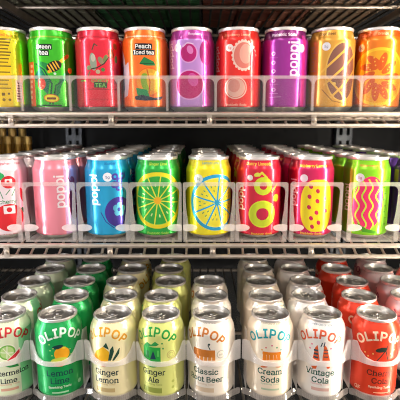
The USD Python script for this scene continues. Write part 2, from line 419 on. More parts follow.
L = TL(TOPX[2], '#dd2138')
L.all_round(36.5, 37.6, '#b01a2c')
L.ell(93, 62, 3.4, 9, 6, '#8f9a86').ell(93, 58, 2.2, 4, 0, '#c3b7a4').line([(92, 50), (94, 44), (97, 46)], 1.2, '#544534').ell(101, 61, 2.6, 4.4, 30, '#8e7f62').ell(105.5, 59, 2.2, 4.4, -20, '#73804a')
L.line([(88, 70), (97, 68), (104, 64), (110, 56), (113, 50)], 1.2, '#43302a').ell(111, 54, 3.4, 5, 20, '#7d3b2c').ell(116, 60, 2, 4, 0, '#5f6b34').disc(89, 68, 2.4, '#7c8a5c').ell(115, 47, 2.5, 3.5, 30, '#8c4a32')
L.disc(98, 72, 2.2, '#b8a684').line([(90, 72), (88, 76)], 1.2, '#5c6a4a').disc(103, 70, 2, '#4f7a3e')
L.text(100, 80.5, 'cherry', 4.2, '#6fae54').band(94, 82.5, 107, 88, '#2d4a28', 1).text(100.5, 85.4, 'TEA', 4, '#7fc65a').band(81, 80, 86, 82, '#86a84c', 0.5).disc(116, 82, 2.6, '#a8303a')
L.band(84, 89.5, 117, 90.2, '#a31627').text(100, 99.5, 'prebiotic sparkling', 1.9, '#8c1424', bold=False)
top.append(('iced_tea_can', 'crimson red can with grey-green fruit drawing on the eye-level shelf', L))
L = TL(TOPX[3], '#f2701f')
L.all_round(35.4, 36.6, '#f4b48a').text(143, 36.2, 'SPARKLING TEA', 1.8, '#fbd9bf')
L.poly([(121, 50), (124, 56), (125.5, 66), (128.5, 62), (129.5, 78), (128, 96), (122, 99)], '#d9e6ee', 1).poly([(121, 60), (124, 68), (125, 90), (122, 94)], '#5f98bb', 1).ell(127, 72, 1.2, 5, 0, '#f4f6f7')
L.disc(150.5, 82, 14, '#e2621a', 15).disc(149, 82, 12.4, '#f19427', 13.5).ell(152, 80, 9, 11, 8, '#d9a02e').ell(146, 83, 5, 10, 12, '#86a62a').ell(152, 82, 5.2, 9.4, 10, '#eeb23a').line([(147, 70), (150, 82), (149, 95)], 1.2, '#c4561b').ell(156, 76, 2.6, 5, -20, '#f4ce6a')
L.poly([(139, 64), (144, 57), (154, 62), (156, 66), (147, 66)], '#1f7a3e', 0.8).line([(140, 64), (154, 64)], 0.8, '#0f4a26').poly([(136, 88), (147, 90), (150, 97), (138, 98)], '#1d8a4e', 0.8)
L.poly([(134, 97), (142, 95), (154, 98), (163, 96.5), (161, 100), (146, 101), (136, 100)], '#1c2a3c', 0.8)
L.plate(143, 46.3, 'Peach', 4.1, '#f3efe8', '#1b1f26').plate(143.5, 52.4, 'Iced tea', 3.9, '#f3efe8', '#1b1f26')
top.append(('iced_tea_can', 'orange iced tea can with a peach and black title plate', L))
L = TL(TOPX[4], '#b884c8')
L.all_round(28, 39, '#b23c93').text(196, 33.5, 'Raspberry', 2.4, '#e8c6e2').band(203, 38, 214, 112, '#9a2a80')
vtext(L, 171, 57, '#eadff0', 7.5); L.disc(177.5, 48, 4.2, '#f1e8ee').text(177.5, 48, '5g', 2.4, '#b884c8')
L.disc(188.5, 53, 9.3, '#d892cf', 10.5).disc(188.5, 53, 8, '#b3146c', 9.2).ell(190, 50, 3, 4.4, 20, '#d873b4').line([(183, 47), (187, 43), (193, 44)], 1, '#e7bfe0')
L.disc(189.5, 85, 15.4, '#dc9ad4', 15.8).disc(189.5, 85, 14, '#b80f68', 14.4).disc(206, 53, 7.5, '#8e1060', 13).disc(210, 88, 6, '#7d0f58', 12).ell(193, 80, 5, 7, 20, '#cf4f9e')
top.append(('soda_can', 'lilac soda can with large magenta berries on the eye-level shelf', L))
L = TL(TOPX[5], '#e62a22')
L.all_round(28, 37, '#d42a24').text(237, 34.5, 'Strawberry Lemon', 2.5, '#f08a6a')
vtext(L, 217, 60, '#f4b7aa', 7.5); L.disc(229.5, 48, 3.8, '#f5e2da').text(229.5, 48, '5g', 2.3, '#e62a22')
for k in range(22):
    a = k * 2 * math.pi / 22; L.disc(244 + 11.3 * math.cos(a), 55.5 + 14.6 * math.sin(a), 1.5, '#efc4b4')
L.disc(244, 55.5, 11.6, '#efc4b4', 14.8).disc(244, 55.5, 10.2, '#d9776a', 13.2).ell(246, 54, 6.5, 10, 0, '#e2a090').disc(253, 60, 4, '#c41c28', 11)
L.disc(235.5, 88, 12.6, '#e62a22').ring(235.5, 88, 11.6, 1.2, '#f0c5b6').disc(235.5, 88, 9.8, '#e8b0a0').ell(234, 86, 6, 6.8, 0, '#dd8c80').disc(252, 82, 4, '#b51422', 9).text(236, 105, 'Prebiotic Soda', 2.3, '#f6b9a4')
top.append(('soda_can', 'red soda can with pale scalloped slices on the eye-level shelf', L))
L = TL(TOPX[6], '#9c2690')
L.all_round(28, 38.5, '#741560').text(284, 34.3, 'Prebiotic Soda', 3, '#f3dbe8')
L.text(293, 59, 'poppi', 10, '#f0d3ea', 90)
for k, y in enumerate((54, 63, 71.5, 81, 90)): L.disc(273.5, y, 2.3, '#dca0d6', 2.1).disc(273.5, y, 1.2, '#9c2690')
for k in range(5): L.band(269, 57.5 + k * 9, 278, 58.3 + k * 9, '#d691cf')
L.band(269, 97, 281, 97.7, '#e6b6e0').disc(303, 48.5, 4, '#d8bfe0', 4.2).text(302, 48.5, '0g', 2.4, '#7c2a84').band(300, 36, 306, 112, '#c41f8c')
L.L.insert(len(L.L) - 1, L.L.pop()) ; L.disc(302, 48.5, 4, '#e0cbe6', 4.2)
top.append(('soda_can', 'violet metallic soda can turned to its upright white lettering', L))
L = TL(TOPX[7], '#dc9f3c')
L.text(327, 33.6, 'Root Beer', 3, '#4a2c14'); vtext(L, 312, 60, '#c99a6a', 7.5)
L.disc(343, 72, 18, '#e8b457', 31).disc(343, 72, 16.6, '#87584a', 29.4)
L.line([(322, 72), (349, 46)], 2.2, '#e8b04c').line([(324, 85), (358, 52)], 2.2, '#e8b04c').line([(329, 99), (364, 66)], 2.2, '#e8b04c').line([(325, 76), (346, 100)], 2.0, '#e8b04c').disc(334, 84, 1.8, '#efc05c').line([(322, 90), (332, 101), (344, 104)], 1.0, '#9a6a2e')
L.disc(326.3, 46.7, 4.2, '#e9e2e6').text(326.3, 46.7, '5g', 2.4, '#8a84a0')
top.append(('soda_can', 'golden root beer can with brown striped oval on the eye-level shelf', L))
L = TL(TOPX[8], '#ef7d17')
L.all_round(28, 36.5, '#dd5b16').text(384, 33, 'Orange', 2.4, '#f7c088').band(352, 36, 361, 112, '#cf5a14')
L.disc(379, 77, 30, '#f7c028').disc(379, 77, 27, '#f2a11c')
for k in range(10):
    a = k * math.pi / 5 + 0.3; cxp, cyp = 379 + 13 * math.sin(a), 77 - 16 * math.cos(a)
    L.ell(cxp, cyp, 3.6, 9.5, -math.degrees(a) * 0.9, '#d85a16')
    for j in (-4, 0, 4): L.disc(cxp + j * 0.55 * math.sin(a), cyp - j * math.cos(a), 0.8, '#f3a83a')
L.text(372, 106, 'Prebiotic Soda', 2.2, '#f9cf7a'); L.disc(361.5, 48.5, 4, '#e9cfd6').text(361.5, 48.5, '5g', 2.3, '#a05a86')
top.append(('soda_can', 'orange soda can with yellow-ringed citrus slice at right of the eye-level row', L))

SHORT = ['yellow tea', 'green tea', 'crimson', 'peach tea', 'lilac', 'red slice', 'violet', 'golden root beer', 'orange slice']
for i, (name, lab, L) in enumerate(top):
    X = X_at(TOPX[i], Y_TOP, -0.07)
    g = '%s cans on the eye-level shelf' % SHORT[i]
    c = make_can(name, lab, 'can', g, L, M['gloss'], X, Y_TOP, D_TOP, tab=90, s=S_TOP)
    PLACED.append(('top', i, X))
    dup(c, (X, Y_TOP + 0.0715, D_TOP + FLOOR_T + 0.0004), c.GetAttribute('xformOp:rotateZ').Get() + 20, 'can half hidden right behind the front %s can on the eye-level shelf' % SHORT[i])

# ---- middle row: fruit soda ------------------------------------------------------------
MIDX = [5, 57, 108, 157.6, 208, 257.8, 309.4, 364.5, 416]
def ML(i, base): return Label(X_at(MIDX[i], Y_MID, 0.115), Y_MID, D_MID + FLOOR_T, base, *S_MID)
mid = []
L = ML(0, '#f1dde2')
L.text(9, 164, 'Strawberry Pear', 2.7, '#d7505c').ell(-3, 176, 5, 4, 10, '#1f9a54').ell(1, 177, 3, 3.6, 0, '#2cab5c')
L.disc(8.5, 182.5, 7, '#d8202c', 6.5).band(5, 179, 12, 184, '#f7e6e4', 1).disc(8, 182, 1.4, '#d8202c')
L.text(10, 203, 'poppi?', 0.1, '#1f9a54') if False else L.text(8, 202, 'cherry', 4, '#3a8a5a')
L.line([(6, 195), (10, 190)], 0.8, '#3a8a5a').line([(12, 196), (15, 189)], 0.8, '#3a8a5a').line([(3, 199), (0, 192)], 0.8, '#3a8a5a')
L.ell(22, 195, 2.6, 8, 12, '#cf2432').disc(25, 187, 2, '#b93a48', 3).ell(22.5, 210, 2, 3, 0, '#2a7a44')
L.disc(10, 218, 14.5, '#dc1f28', 14.5).band(4, 205.5, 15, 214.5, '#f9eceb', 1).disc(9.5, 210, 2.6, '#dc1f28').text(10, 235, 'Prebiotic Soda', 2.2, '#d2404a')
mid.append(('white soda can printed with red fruit, far left of the middle row', L, 'white'))
L = ML(1, '#e98896')
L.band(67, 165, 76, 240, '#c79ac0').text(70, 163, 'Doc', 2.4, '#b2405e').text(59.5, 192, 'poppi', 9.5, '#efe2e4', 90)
L.ell(73.5, 205, 5.6, 16, 6, '#7a1a38').ell(72.5, 180, 2.5, 4, 20, '#8a2a4e').line([(68, 178), (73, 186), (76, 192)], 1.1, '#8a2a4e')
for q in ((73, 199), (76, 204), (73, 209), (76, 214), (78, 197), (74, 192)): L.disc(q[0], q[1], 1.1, '#d88a9a')
mid.append(('pink soda can with pale upright lettering in the middle row', L, 'pink'))
L = ML(2, '#1c9fce')
L.text(112, 164, 'Blueberry', 2.5, '#0f6ca6').text(93.5, 190, 'poppi', 9, '#eef4f6', 90)
L.disc(107.5, 177.5, 4.6, '#eef0f6').text(107.5, 177.5, '5g', 2.5, '#5a5a9a')
for q in ((115, 177), (119.5, 181), (114.5, 185), (119, 188), (122.5, 176)): L.disc(q[0], q[1], 3.6, '#4a3fa0').disc(q[0], q[1], 1.4, '#2aa2d8')
L.line([(125, 172), (121, 182), (124, 192)], 1.2, '#2c3f96').disc(119.5, 212, 14.8, '#412f92', 16)
for k in range(5):
    a = k * 2 * math.pi / 5; L.ell(119.5 + 3.6 * math.sin(a), 209.5 - 4 * math.cos(a), 3, 3.4, 0, '#5cb6d8')
L.disc(119.5, 209.5, 2.2, '#2c3a8e').line([(101, 213), (106, 222), (114, 228)], 1, '#2c3f96').ell(129, 185, 2, 8, 0, '#3a3f9a')
mid.append(('sky blue soda can with purple blueberries in the middle row', L, 'blue'))
L = ML(3, '#1fa23a')
L.all_round(157, 166, '#2f9a3a').text(158, 164.5, 'Ginger Lime', 2.6, '#b7d23a')
u, v = L.uv(157.6, 201)
for rr_, c in ((42, '#e9d51c'), (36.5, '#9fce3a'), (35.5, '#2fa53a')): L.add(Point(u, v).buffer(rr_, 32), c)
for k in range(12):
    a = k * math.pi / 6 + 0.14; L.add(LineString([(u, v), (u + 37 * math.sin(a), v + 37 * math.cos(a))]).buffer(0.85), '#d9d83a')
    b = a + math.pi / 12; L.add(affinity.translate(affinity.rotate(affinity.scale(Point(0, 0).buffer(1, 8), 1.0, 2.6), -math.degrees(b), origin=(0, 0)), u + 23 * math.sin(b), v + 23 * math.cos(b)), '#c7dc8a')
L.disc(157.6, 201, 3.6, '#e8a81c').text(158, 233.5, 'Prebiotic Soda', 2.4, '#a7d64a')
mid.append(('green soda can with yellow-rimmed lime wheel in the middle row', L, 'lime green'))
L = ML(4, '#f0dd1c')
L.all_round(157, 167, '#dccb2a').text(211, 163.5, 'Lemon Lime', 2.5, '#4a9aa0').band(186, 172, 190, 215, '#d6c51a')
u, v = L.uv(217, 203)
for rx, ry, c in ((41, 42, '#27a3cf'), (36, 37, '#f5ea6a'), (34.5, 35.5, '#efdf38')): L.add(affinity.translate(affinity.scale(Point(0, 0).buffer(1, 32), rx, ry), u, v), c)
for k in range(9):
    a = k * 2 * math.pi / 9 + 0.1; L.add(LineString([(u, v), (u + 37 * math.sin(a), v + 38 * math.cos(a))]).buffer(1.2), '#27a3cf')
    for dr, da in ((13, 0.35), (18, 0.25), (18, 0.48)):
        L.add(affinity.translate(affinity.rotate(affinity.scale(Point(0, 0).buffer(1, 8), 0.8, 2.0), -math.degrees(a + da), origin=(0, 0)), u + 1.4 * dr * math.sin(a + da), v + 1.4 * dr * math.cos(a + da)), '#5d9a66')
L.disc(198.5, 179, 4.6, '#dfe2d2').text(198.5, 179, '5g', 2.4, '#7a8a6a')
mid.append(('yellow soda can with blue-lined lemon wheel in the middle row', L, 'yellow'))
L = ML(5, '#cf1c36')
L.all_round(157, 161, '#b0182e').text(259, 164.3, 'Cherry Limeade', 3.0, '#eec23a').text(240.5, 196, 'poppi', 8, '#efc9c8', 90)
L.line([(259, 176), (262, 173), (267, 178)], 2, '#d8cf3a').ell(257, 175, 3, 2, 20, '#d8d84a')
L.disc(263.5, 186.5, 9.3, '#c9d62c').disc(263.5, 186.5, 3.8, '#c21a38').disc(276, 198, 4, '#c9d62c', 4).line([(272, 192), (277, 184)], 1.6, '#c9d62c')
L.disc(262.5, 214.5, 14.2, '#d5de2e').disc(262.5, 214.5, 12.9, '#c5d224').disc(262.5, 214.5, 6.4, '#b5163a').text(262, 234.5, 'Prebiotic Soda', 2.4, '#f0c63a').disc(250, 178, 3, '#e9d2cf')
mid.append(('red soda can with yellow-green cherry rings in the middle row', L, 'cherry red'))
L = ML(6, '#cf1a58')
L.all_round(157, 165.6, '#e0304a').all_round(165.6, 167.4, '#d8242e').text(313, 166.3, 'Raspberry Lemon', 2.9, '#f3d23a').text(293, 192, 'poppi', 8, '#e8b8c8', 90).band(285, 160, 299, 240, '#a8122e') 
L.L.insert(len(L.L) - 2, L.L.pop())
L.disc(304, 178.5, 4, '#efd6dc')
u0, v0 = L.uv(299.5, 231); u1, v1 = L.uv(332, 179)
L.add(affinity.translate(affinity.scale(box(-1, -1, 1, 1).buffer(-0.8).buffer(0.8), (u1 - u0) / 2, (v1 - v0) / 2), (u0 + u1) / 2, (v0 + v1) / 2), '#f2d81c')
for q in ((311, 187), (318, 191.5), (309.5, 197), (317.5, 201.5), (309, 207.5), (316.5, 213), (311, 218.5), (318.5, 223), (325, 199), (325.5, 211), (312, 227)): L.ell(q[0], q[1], 1.9, 2.4, 25, '#c81a4a')
L.text(311, 234, 'Prebiotic Soda', 2.4, '#f6d63a')
mid.append(('magenta soda can with a yellow seed-dotted berry in the middle row', L, 'magenta'))
L = ML(7, '#86cf18')
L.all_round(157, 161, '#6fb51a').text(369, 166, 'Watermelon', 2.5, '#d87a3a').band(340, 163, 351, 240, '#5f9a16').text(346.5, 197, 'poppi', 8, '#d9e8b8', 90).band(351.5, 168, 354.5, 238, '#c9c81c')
L.ell(368, 204.5, 15.5, 29, -6, '#ef2f68')
for x0 in (357, 364, 371, 378):
    L.line([(x0 + 2.0 * math.sin(y * 0.34 + 0.6), y) for y in np.arange(180, 231, 1.5)], 1.6, '#bfe03a')
for y in range(182, 226, 6): L.disc(384 + (y % 4) * 0.5, y, 0.9, '#3f6a12')
L.disc(360, 178, 4.4, '#ecdde2').text(360, 178, '5g', 2.4, '#b05a7a')
L.poly([(356, 222), (366, 229), (378, 232), (378, 234), (362, 232)], '#4f9a1c')
mid.append(('lime green soda can with wavy pink melon print in the middle row', L, 'melon green'))
L = ML(8, '#5b2d8e')
for q in ((401, 190), (404, 198), (400, 206), (405, 214)): L.disc(q[0], q[1], 4, '#2a1540')
L.band(394, 170, 399, 181, '#c9a44a')
mid.append(('deep purple soda can, barely showing at the right edge of the middle row', L, 'purple'))
ORD = ['', 'second', 'third', 'fourth', 'fifth', 'sixth', 'seventh']
rng = random.Random(7)
for i, (lab, L, short) in enumerate(mid):
    X = X_at(MIDX[i], Y_MID, 0.115)
    c = make_can('soda_can', lab, 'can', '%s cans on the middle shelf' % short, L, M['gloss'], X, Y_MID, D_MID, tab=rng.uniform(0, 360), s=S_MID)
    PLACED.append(('mid', i, X))
    for k in range(1, 6 if i not in (4,) else 4):
        dup(c, (X + rng.uniform(-0.0015, 0.0015), Y_MID + 0.0708 * k, D_MID + FLOOR_T + 0.0004), rng.uniform(0, 360), '%s can, %s from the front of its lane on the middle shelf' % (short, ORD[k]))

# ---- bottom shelf: deep lanes ----------------------------------------------------------
LOWX = [5.5, 57.2, 112.4, 160.4, 211, 270, 322, 376, 425]
def xm(i, px): return px                                       # print places are read at mid height
def LL(i, base): return Label(X_at(LOWX[i], Y_LOW, 0.277), Y_LOW, D_LOW + FLOOR_T, base, *S_LOW)
low = []
def name2(L, x, y, a, b, c, h=6.2):
    L.text(x, y - 0.5, a, h * 0.94, c, 0, True, True).text(x, y + 7.2, b, h * 0.94, c, 0, True, True)
def frag(L, x, y, c): L.text(x, y, 'A NEW KIND OF SODA', 1.7, c)
def smallprint(L, x, c): L.text(x, 384.5, 'Sparkling Tonic', 1.9, c).band(x - 9, 388.5, x + 9, 389.3, c)
L = LL(0, '#dfe6c4')
L.band(23, 322, 32, 400, '#8fd09a').band(-22, 322, -12, 400, '#8fd09a'); frag(L, 8, 324, '#8a8a76')
L.arch(5, 333.5, 'OLIPOP', 10.5, '#cf2f35', 40)
L.disc(7, 353, 9, '#f0ecd8').disc(7, 353, 8, '#76b84a').disc(7, 353, 6.4, '#b9d98a').line([(1, 353), (13, 353)], 0.9, '#eef0d8').line([(7, 347), (7, 359)], 0.9, '#eef0d8').line([(3, 349), (11, 357)], 0.8, '#eef0d8')
L.poly([(6, 361), (20, 347), (21, 356), (15, 361)], '#f0e6d6').poly([(7, 361), (19.5, 348.5), (20, 356), (14.5, 360.5)], '#d0323a').poly([(3, 366), (18, 363), (19, 366), (10, 368)], '#2f9a4a')
name2(L, 9, 374, 'Watermelon', 'Lime', '#2f3a3a', 5.6); smallprint(L, 10, '#d8a48a')
low.append(('pale green watermelon lime can with red arched lettering, front of the bottom shelf', L, 'watermelon lime'))
L = LL(1, '#0c9a4c')
L.arch(60, 333.5, 'OLIPOP', 10.2, '#dff0e2', 36)
L.disc(62, 354, 7.6, '#f0a81c', 7.4).ell(57.5, 347.5, 5.4, 2.2, 8, '#0d3f3c').ell(64, 348, 2, 1.2, 0, '#e4d03a').ell(60, 361.5, 9, 4, 0, '#c9d24a').ell(60, 365, 5, 2.4, 0, '#f0a04a')
for q in ((50, 351), (52, 356), (70, 349), (71, 354), (49, 345), (74, 350), (53, 349)): L.disc(q[0], q[1], 0.7, '#bfe27a')
name2(L, 60, 374, 'Lemon', 'Lime', '#0c4a46', 6.6); L.text(60, 387.5, 'Sparkling Tonic', 2.3, '#d8ecd8').band(52, 391.5, 69, 392.4, '#a8d8b0').disc(79.5, 380, 1.8, '#8fd0a0').ring(79.5, 380, 2.4, 0.8, '#8fd0a0')
L.L[-1:] = L.L[-1:]
low.append(('green lemon lime can with white arched lettering, front of the bottom shelf', L, 'lemon lime'))
L = LL(2, '#efe2b4'); frag(L, 106, 325, '#a08a5a')
L.arch(104, 333, 'OLIPOP', 9.8, '#dc9a1e', 34)
L.poly([(93, 361), (96, 351), (103, 347), (109, 352), (109, 361)], '#f0b41c', 1).poly([(108, 361), (110, 350), (113, 346), (114, 352), (111, 361)], '#1f4a3a', 0.5).poly([(112, 361), (118, 350), (120, 347), (119, 354), (114, 361)], '#1f4a3a', 0.5).poly([(103, 347), (106, 343), (109, 350)], '#1f4a3a', 0.3)
L.ell(103.5, 366, 3, 1.5, 0, '#e88a3a').disc(111, 366, 0.8, '#3a4a3a')
name2(L, 106, 373.5, 'Ginger', 'Lemon', '#2a3a3a', 6.4); smallprint(L, 106, '#cdb27a')
low.append(('cream ginger lemon can with mustard lettering, front of the bottom shelf', L, 'ginger lemon'))
L = LL(3, '#d5d97e'); frag(L, 153, 325, '#7a8a3a')
L.arch(154, 333, 'OLIPOP', 10, '#1f9a3e', 34)
L.band(144, 348, 160.5, 359.5, '#25a540').poly([(150, 359.5), (153, 351), (156, 359.5)], '#1a3f4e', 0.3).band(146, 351, 149, 357, '#1f7a3a').band(157, 351, 159, 357, '#5ac85a').poly([(144, 345), (147, 342), (151, 345), (155, 342), (159, 345), (156, 346.5), (147, 346.5)], '#2f9a4a', 0.3)
for q in ((142, 344), (163, 349), (162, 344)): L.disc(q[0], q[1], 0.9, '#2f9a4a')
L.ring(171, 354.5, 4.4, 0.8, '#bcae6a').ring(171, 354.5, 2.6, 0.6, '#bcae6a').ell(152, 366, 5, 2, 0, '#4aa84a')
name2(L, 153, 373, 'Ginger', 'Ale', '#23352f', 6.2); smallprint(L, 153, '#9aa64a'); L.disc(173, 381, 1.6, '#b3bc5a').disc(173, 387, 1.6, '#b3bc5a')
low.append(('yellow-green ginger ale can with green lettering, front of the bottom shelf', L, 'ginger ale'))
L = LL(4, '#ebe0d2'); frag(L, 205, 325, '#8a847a')
L.arch(202.5, 333, 'OLIPOP', 10, '#c9762c', 34)
for k in range(5): L.poly([(196 + k * 4, 361), (196.4 + k * 4, 353), (199 + k * 4, 352), (199.4 + k * 4, 361)], '#d8893a', 0.3)
L.band(194, 350.6, 215, 353.6, '#c9762c', 0.6).line([(208, 346), (210, 350)], 1, '#3a4a4a').disc(209, 345, 1.2, '#3a4a4a').ring(221, 354.5, 4.4, 0.8, '#b8b0a2').text(221, 354.5, 'oo', 2.4, '#9a9a8e').ell(205, 365.5, 4, 1, 0, '#d8a06a')
name2(L, 205, 372.5, 'Classic', 'Root Beer', '#1f4a40', 6.2); smallprint(L, 205, '#d8bfa2')
low.append(('off-white root beer can with brown-orange lettering, front of the bottom shelf', L, 'classic root beer'))
L = LL(5, '#f3e2ca'); frag(L, 271, 326, '#9a947e')
L.arch(270, 334.5, 'OLIPOP', 10, '#1597a0', 38)
for k in range(5): L.poly([(262.4 + k * 3.7, 360.5), (263.2 + k * 3.4, 353.5), (266 + k * 3.4, 353.5), (266 + k * 3.7, 360.5)], '#ee8420', 0.2)
L.band(262.5, 352, 281, 354.4, '#ee8420', 0.6)
for q, c in (((266, 348), '#d86a6a'), ((272, 346), '#d86a8a'), ((277, 348), '#4aa06a'), ((262, 350), '#e8a84a'), ((281, 350), '#4aa0a0')): L.disc(q[0], q[1], 0.9, c)
L.ell(264, 367, 3.6, 1.1, 10, '#e07a4a').ell(278, 367, 3, 1, -10, '#e0924a')
name2(L, 270, 373, 'Cream', 'Soda', '#1d5a4e', 6.4); smallprint(L, 270, '#b8c8a8')
low.append(('cream soda can with teal arched lettering, front of the bottom shelf', L, 'cream soda'))
L = LL(6, '#efe8e2'); frag(L, 322, 327, '#6a7a86')
L.arch(320, 335, 'OLIPOP', 10, '#dd5a34', 38)
for sx in (-1, 1):
    L.poly([(321 + sx * 3.4, 345), (321 + sx * 6, 348), (321 + sx * 9, 361), (321 + sx * 1.2, 361)], '#e2602a', 0.4)
    for y in (350, 353.5, 357): L.band(321 + sx * 5 - 2.2, y, 321 + sx * 5 + 2.2, y + 0.9, '#3a4a56')
L.line([(321, 347), (322.5, 343.5)], 1.0, '#3a4a56').line([(324, 347), (325, 343)], 1.0, '#3a4a56').poly([(311, 366), (317, 366), (316, 369), (313, 369)], '#e2642e').poly([(326, 366), (331, 366), (329, 369), (327, 369)], '#e2642e')
for q in ((310, 348), (331, 349), (312, 344)): L.disc(q[0], q[1], 1, '#e88aa0')
name2(L, 320, 373.5, 'Vintage', 'Cola', '#2c5a4c', 6.4); smallprint(L, 320, '#e0b4a8')
low.append(('white vintage cola can with orange-red lettering, front of the bottom shelf', L, 'vintage cola'))
L = LL(7, '#e23c1c')
L.arch(381, 337, 'OLIPOP', 10.4, '#f3d6b8', 42)
L.ell(382, 350.5, 6, 2.6, 14, '#26352c').line([(386, 351), (380, 358), (377, 361)], 1.0, '#26352c').line([(386, 351), (388, 361)], 1.0, '#26352c').line([(386, 351), (387.5, 347)], 1.2, '#26352c')
for q in ((365, 352), (368, 356), (373, 354), (391, 354), (394, 350)): L.disc(q[0], q[1], 0.9, '#f5b86a')
name2(L, 380, 374.5, 'Cherry', 'Cola', '#5a2414', 6.2); L.text(380, 388, 'Sparkling Tonic', 2.3, '#f6dcc0').band(373, 392, 388, 393, '#f3c8a4').text(357, 386, 'GF', 4, '#f5c8a8')
low.append(('red-orange cherry cola can with cream lettering, front of the bottom shelf', L, 'cherry cola'))
L = LL(8, '#c9b3b4')
L.arch(425, 334, 'OLIPOP', 10, '#8a5a78', 38)
low.append((None, L, 'dusty rose'))
ROWS = [  # lid centres in the photo, front to back
    [5.5, 19, 34, 50, 59], [57.2, 71, 79, 90.5, 96], [112.4, 120, 121.5, 132, 135], [160.4, 161, 170, 168.5, 174.5], [211, 210.6, 208.8],
    [270, 265, 260.8, 257.5, 253], [322, 307.5, 304.5, 293.5, 290], [376, 358.5, 351.5, 335.5, 332], [None, 408, 396, 377.6, 371]]
def yaw_of(k, i): return rng.uniform(-12, 12) if (i == 7 and k == 1) else rng.choice((-1, 1)) * rng.uniform(65, 170)
for i, (lab, L, short) in enumerate(low):
    c = None
    for k, px in enumerate(ROWS[i]):
        if px is None: continue
        Y = Y_LOW + 0.0672 * k; X = X_at(px, Y, 0.277)
        g = '%s cans on the bottom shelf' % short
        if c is None:
            c = make_can('soda_can', lab or 'dusty rose can, second from the front in the rightmost lane, bottom shelf', 'can', g, L, M['satin'], X, Y, D_LOW, tab=rng.uniform(0, 360), s=S_LOW)
        else:
            dup(c, (X, Y, D_LOW + FLOOR_T + 0.0004), (yaw_of(k, i)), '%s can, %s from the front of its lane on the bottom shelf' % (short, ORD[k]))
    PLACED.append(('low', i, X_at(LOWX[i], Y_LOW, 0.277)))
cherry = [p for p in stage.GetPrimAtPath('/World').GetChildren() if p.GetCustomDataByKey('group') == 'cherry cola cans on the bottom shelf'][0]
dup(cherry, (X_at(405, Y_LOW + 0.2016, 0.277) + 0.022, Y_LOW + 0.21, D_LOW + FLOOR_T + 0.0004), 140, 'red can peeping out at the right edge behind the dusty rose cans', 'red can at the right edge of the bottom shelf')

# ------------------------------------------------------------------ plastic lane trays
def tray_top(X, lab):
    t = thing('lane_tray', lab, 'tray', (X, 0, D_TOP), 0, 'clear lane trays on the eye-level shelf')
    hw = 0.0361; yf = 0.6712
    obj('floor_plate', bx(-hw, hw, yf, yf + 0.46, 0.0, FLOOR_T), M['pane'], t)
    H = 0.0535
    outer = box(-hw, 0.002, hw, H); inner = box(-hw + 0.0018, 0.0022, hw - 0.0018, H - 0.0042)
    inner = inner.buffer(-0.009).buffer(0.009, 8)
    low_ = box(-hw + 0.0018, 0.0022, hw - 0.0018, 0.03); inner = inner.union(low_)
    obj('front_frame', extrude_xz(outer.difference(inner), yf, yf + 0.0032), M['frame'], t)
    obj('front_pane', extrude_xz(inner, yf + 0.001, yf + 0.0022), M['pane'], t)
    for s in (-1, 1):
        obj('divider', bx(s * (hw - 0.0004) - 0.0003, s * (hw - 0.0004) + 0.0003, yf + 0.0032, yf + 0.2, FLOOR_T, 0.013), M['pane'], t)
def tray_mid(X, lab, hwl=0.0386):
    t = thing('lane_tray', lab, 'tray', (X, 0, D_MID), 0, 'looped lane trays on the middle shelf')
    hw = hwl; yf = 0.6415
    obj('floor_plate', bx(-hw, hw, yf, yf + 0.46, 0.0, FLOOR_T), M['frame'], t)
    H = 0.0905
    outer = box(-hw, 0.002, hw, H).buffer(-0.003).buffer(0.003, 6)
    side = lambda g: [(g * x, z) for x, z in ((hw - 0.0055, 0.0), (hw - 0.006, 0.0150), (hw - 0.0075, 0.0290), (hw - 0.0048, 0.048), (hw - 0.0030, H - 0.0055))]
    open_ = Polygon(side(-1) + side(1)[::-1])
    open_ = open_.buffer(-0.0095).buffer(0.0095, 8).union(open_.intersection(box(-1, 0, 1, 0.05))).difference(box(-1, -1, 1, 0.0022))
    obj('front_loop', extrude_xz(outer.difference(open_), yf, yf + 0.0035), M['frame'], t)
    tab = affinity.scale(Point(0, 0).buffer(1, 16), 0.0125, 0.0052)
    for s in (-1, 1):
        obj('retaining_tab', extrude_xz(affinity.translate(tab, s * (hw - 0.0085), 0.0225).intersection(box(-hw, 0, hw, 1)), yf - 0.002, yf - 0.0002), M['tab'], t)
        obj('divider', bx(s * (hw - 0.001) - 0.0006, s * (hw - 0.001) + 0.0006, yf + 0.0035, yf + 0.42, FLOOR_T, 0.013), M['pane'], t)
def wrap_panel(poly, r, th, y0, a0=0.95, flare=0.42):
    """A flat outline (length along the path, height) bent round an upright axis at depth y0, facing -y; past the angle a0 it flares out straight to the side."""
    ms = []; lim = abs(np.array(poly.bounds)[[0, 2]]).max() + 1e-6
    strips = np.unique(np.concatenate([np.linspace(-r * a0, r * a0, 25), [-lim, lim]]))
    for k in range(len(strips) - 1):
        for q in polys(poly.intersection(box(strips[k], -1, strips[k + 1], 1)).buffer(0), 1e-9):
            ms.append(trimesh.creation.extrude_polygon(q, th, engine='earcut'))
    m = cat(ms); v = m.vertices.copy(); sg = np.sign(v[:, 0]); l = np.abs(v[:, 0]); a = np.minimum(l / r, a0); rest = l - a * r
    rr = r + v[:, 2]; d = a0 - flare
    x = sg * (rr * np.sin(a) + rest * math.cos(d)); y = y0 - rr * np.cos(a) + rest * math.sin(d)
    m.vertices = np.stack([x, y, v[:, 1]], 1); m.merge_vertices(); m.fix_normals(); return m
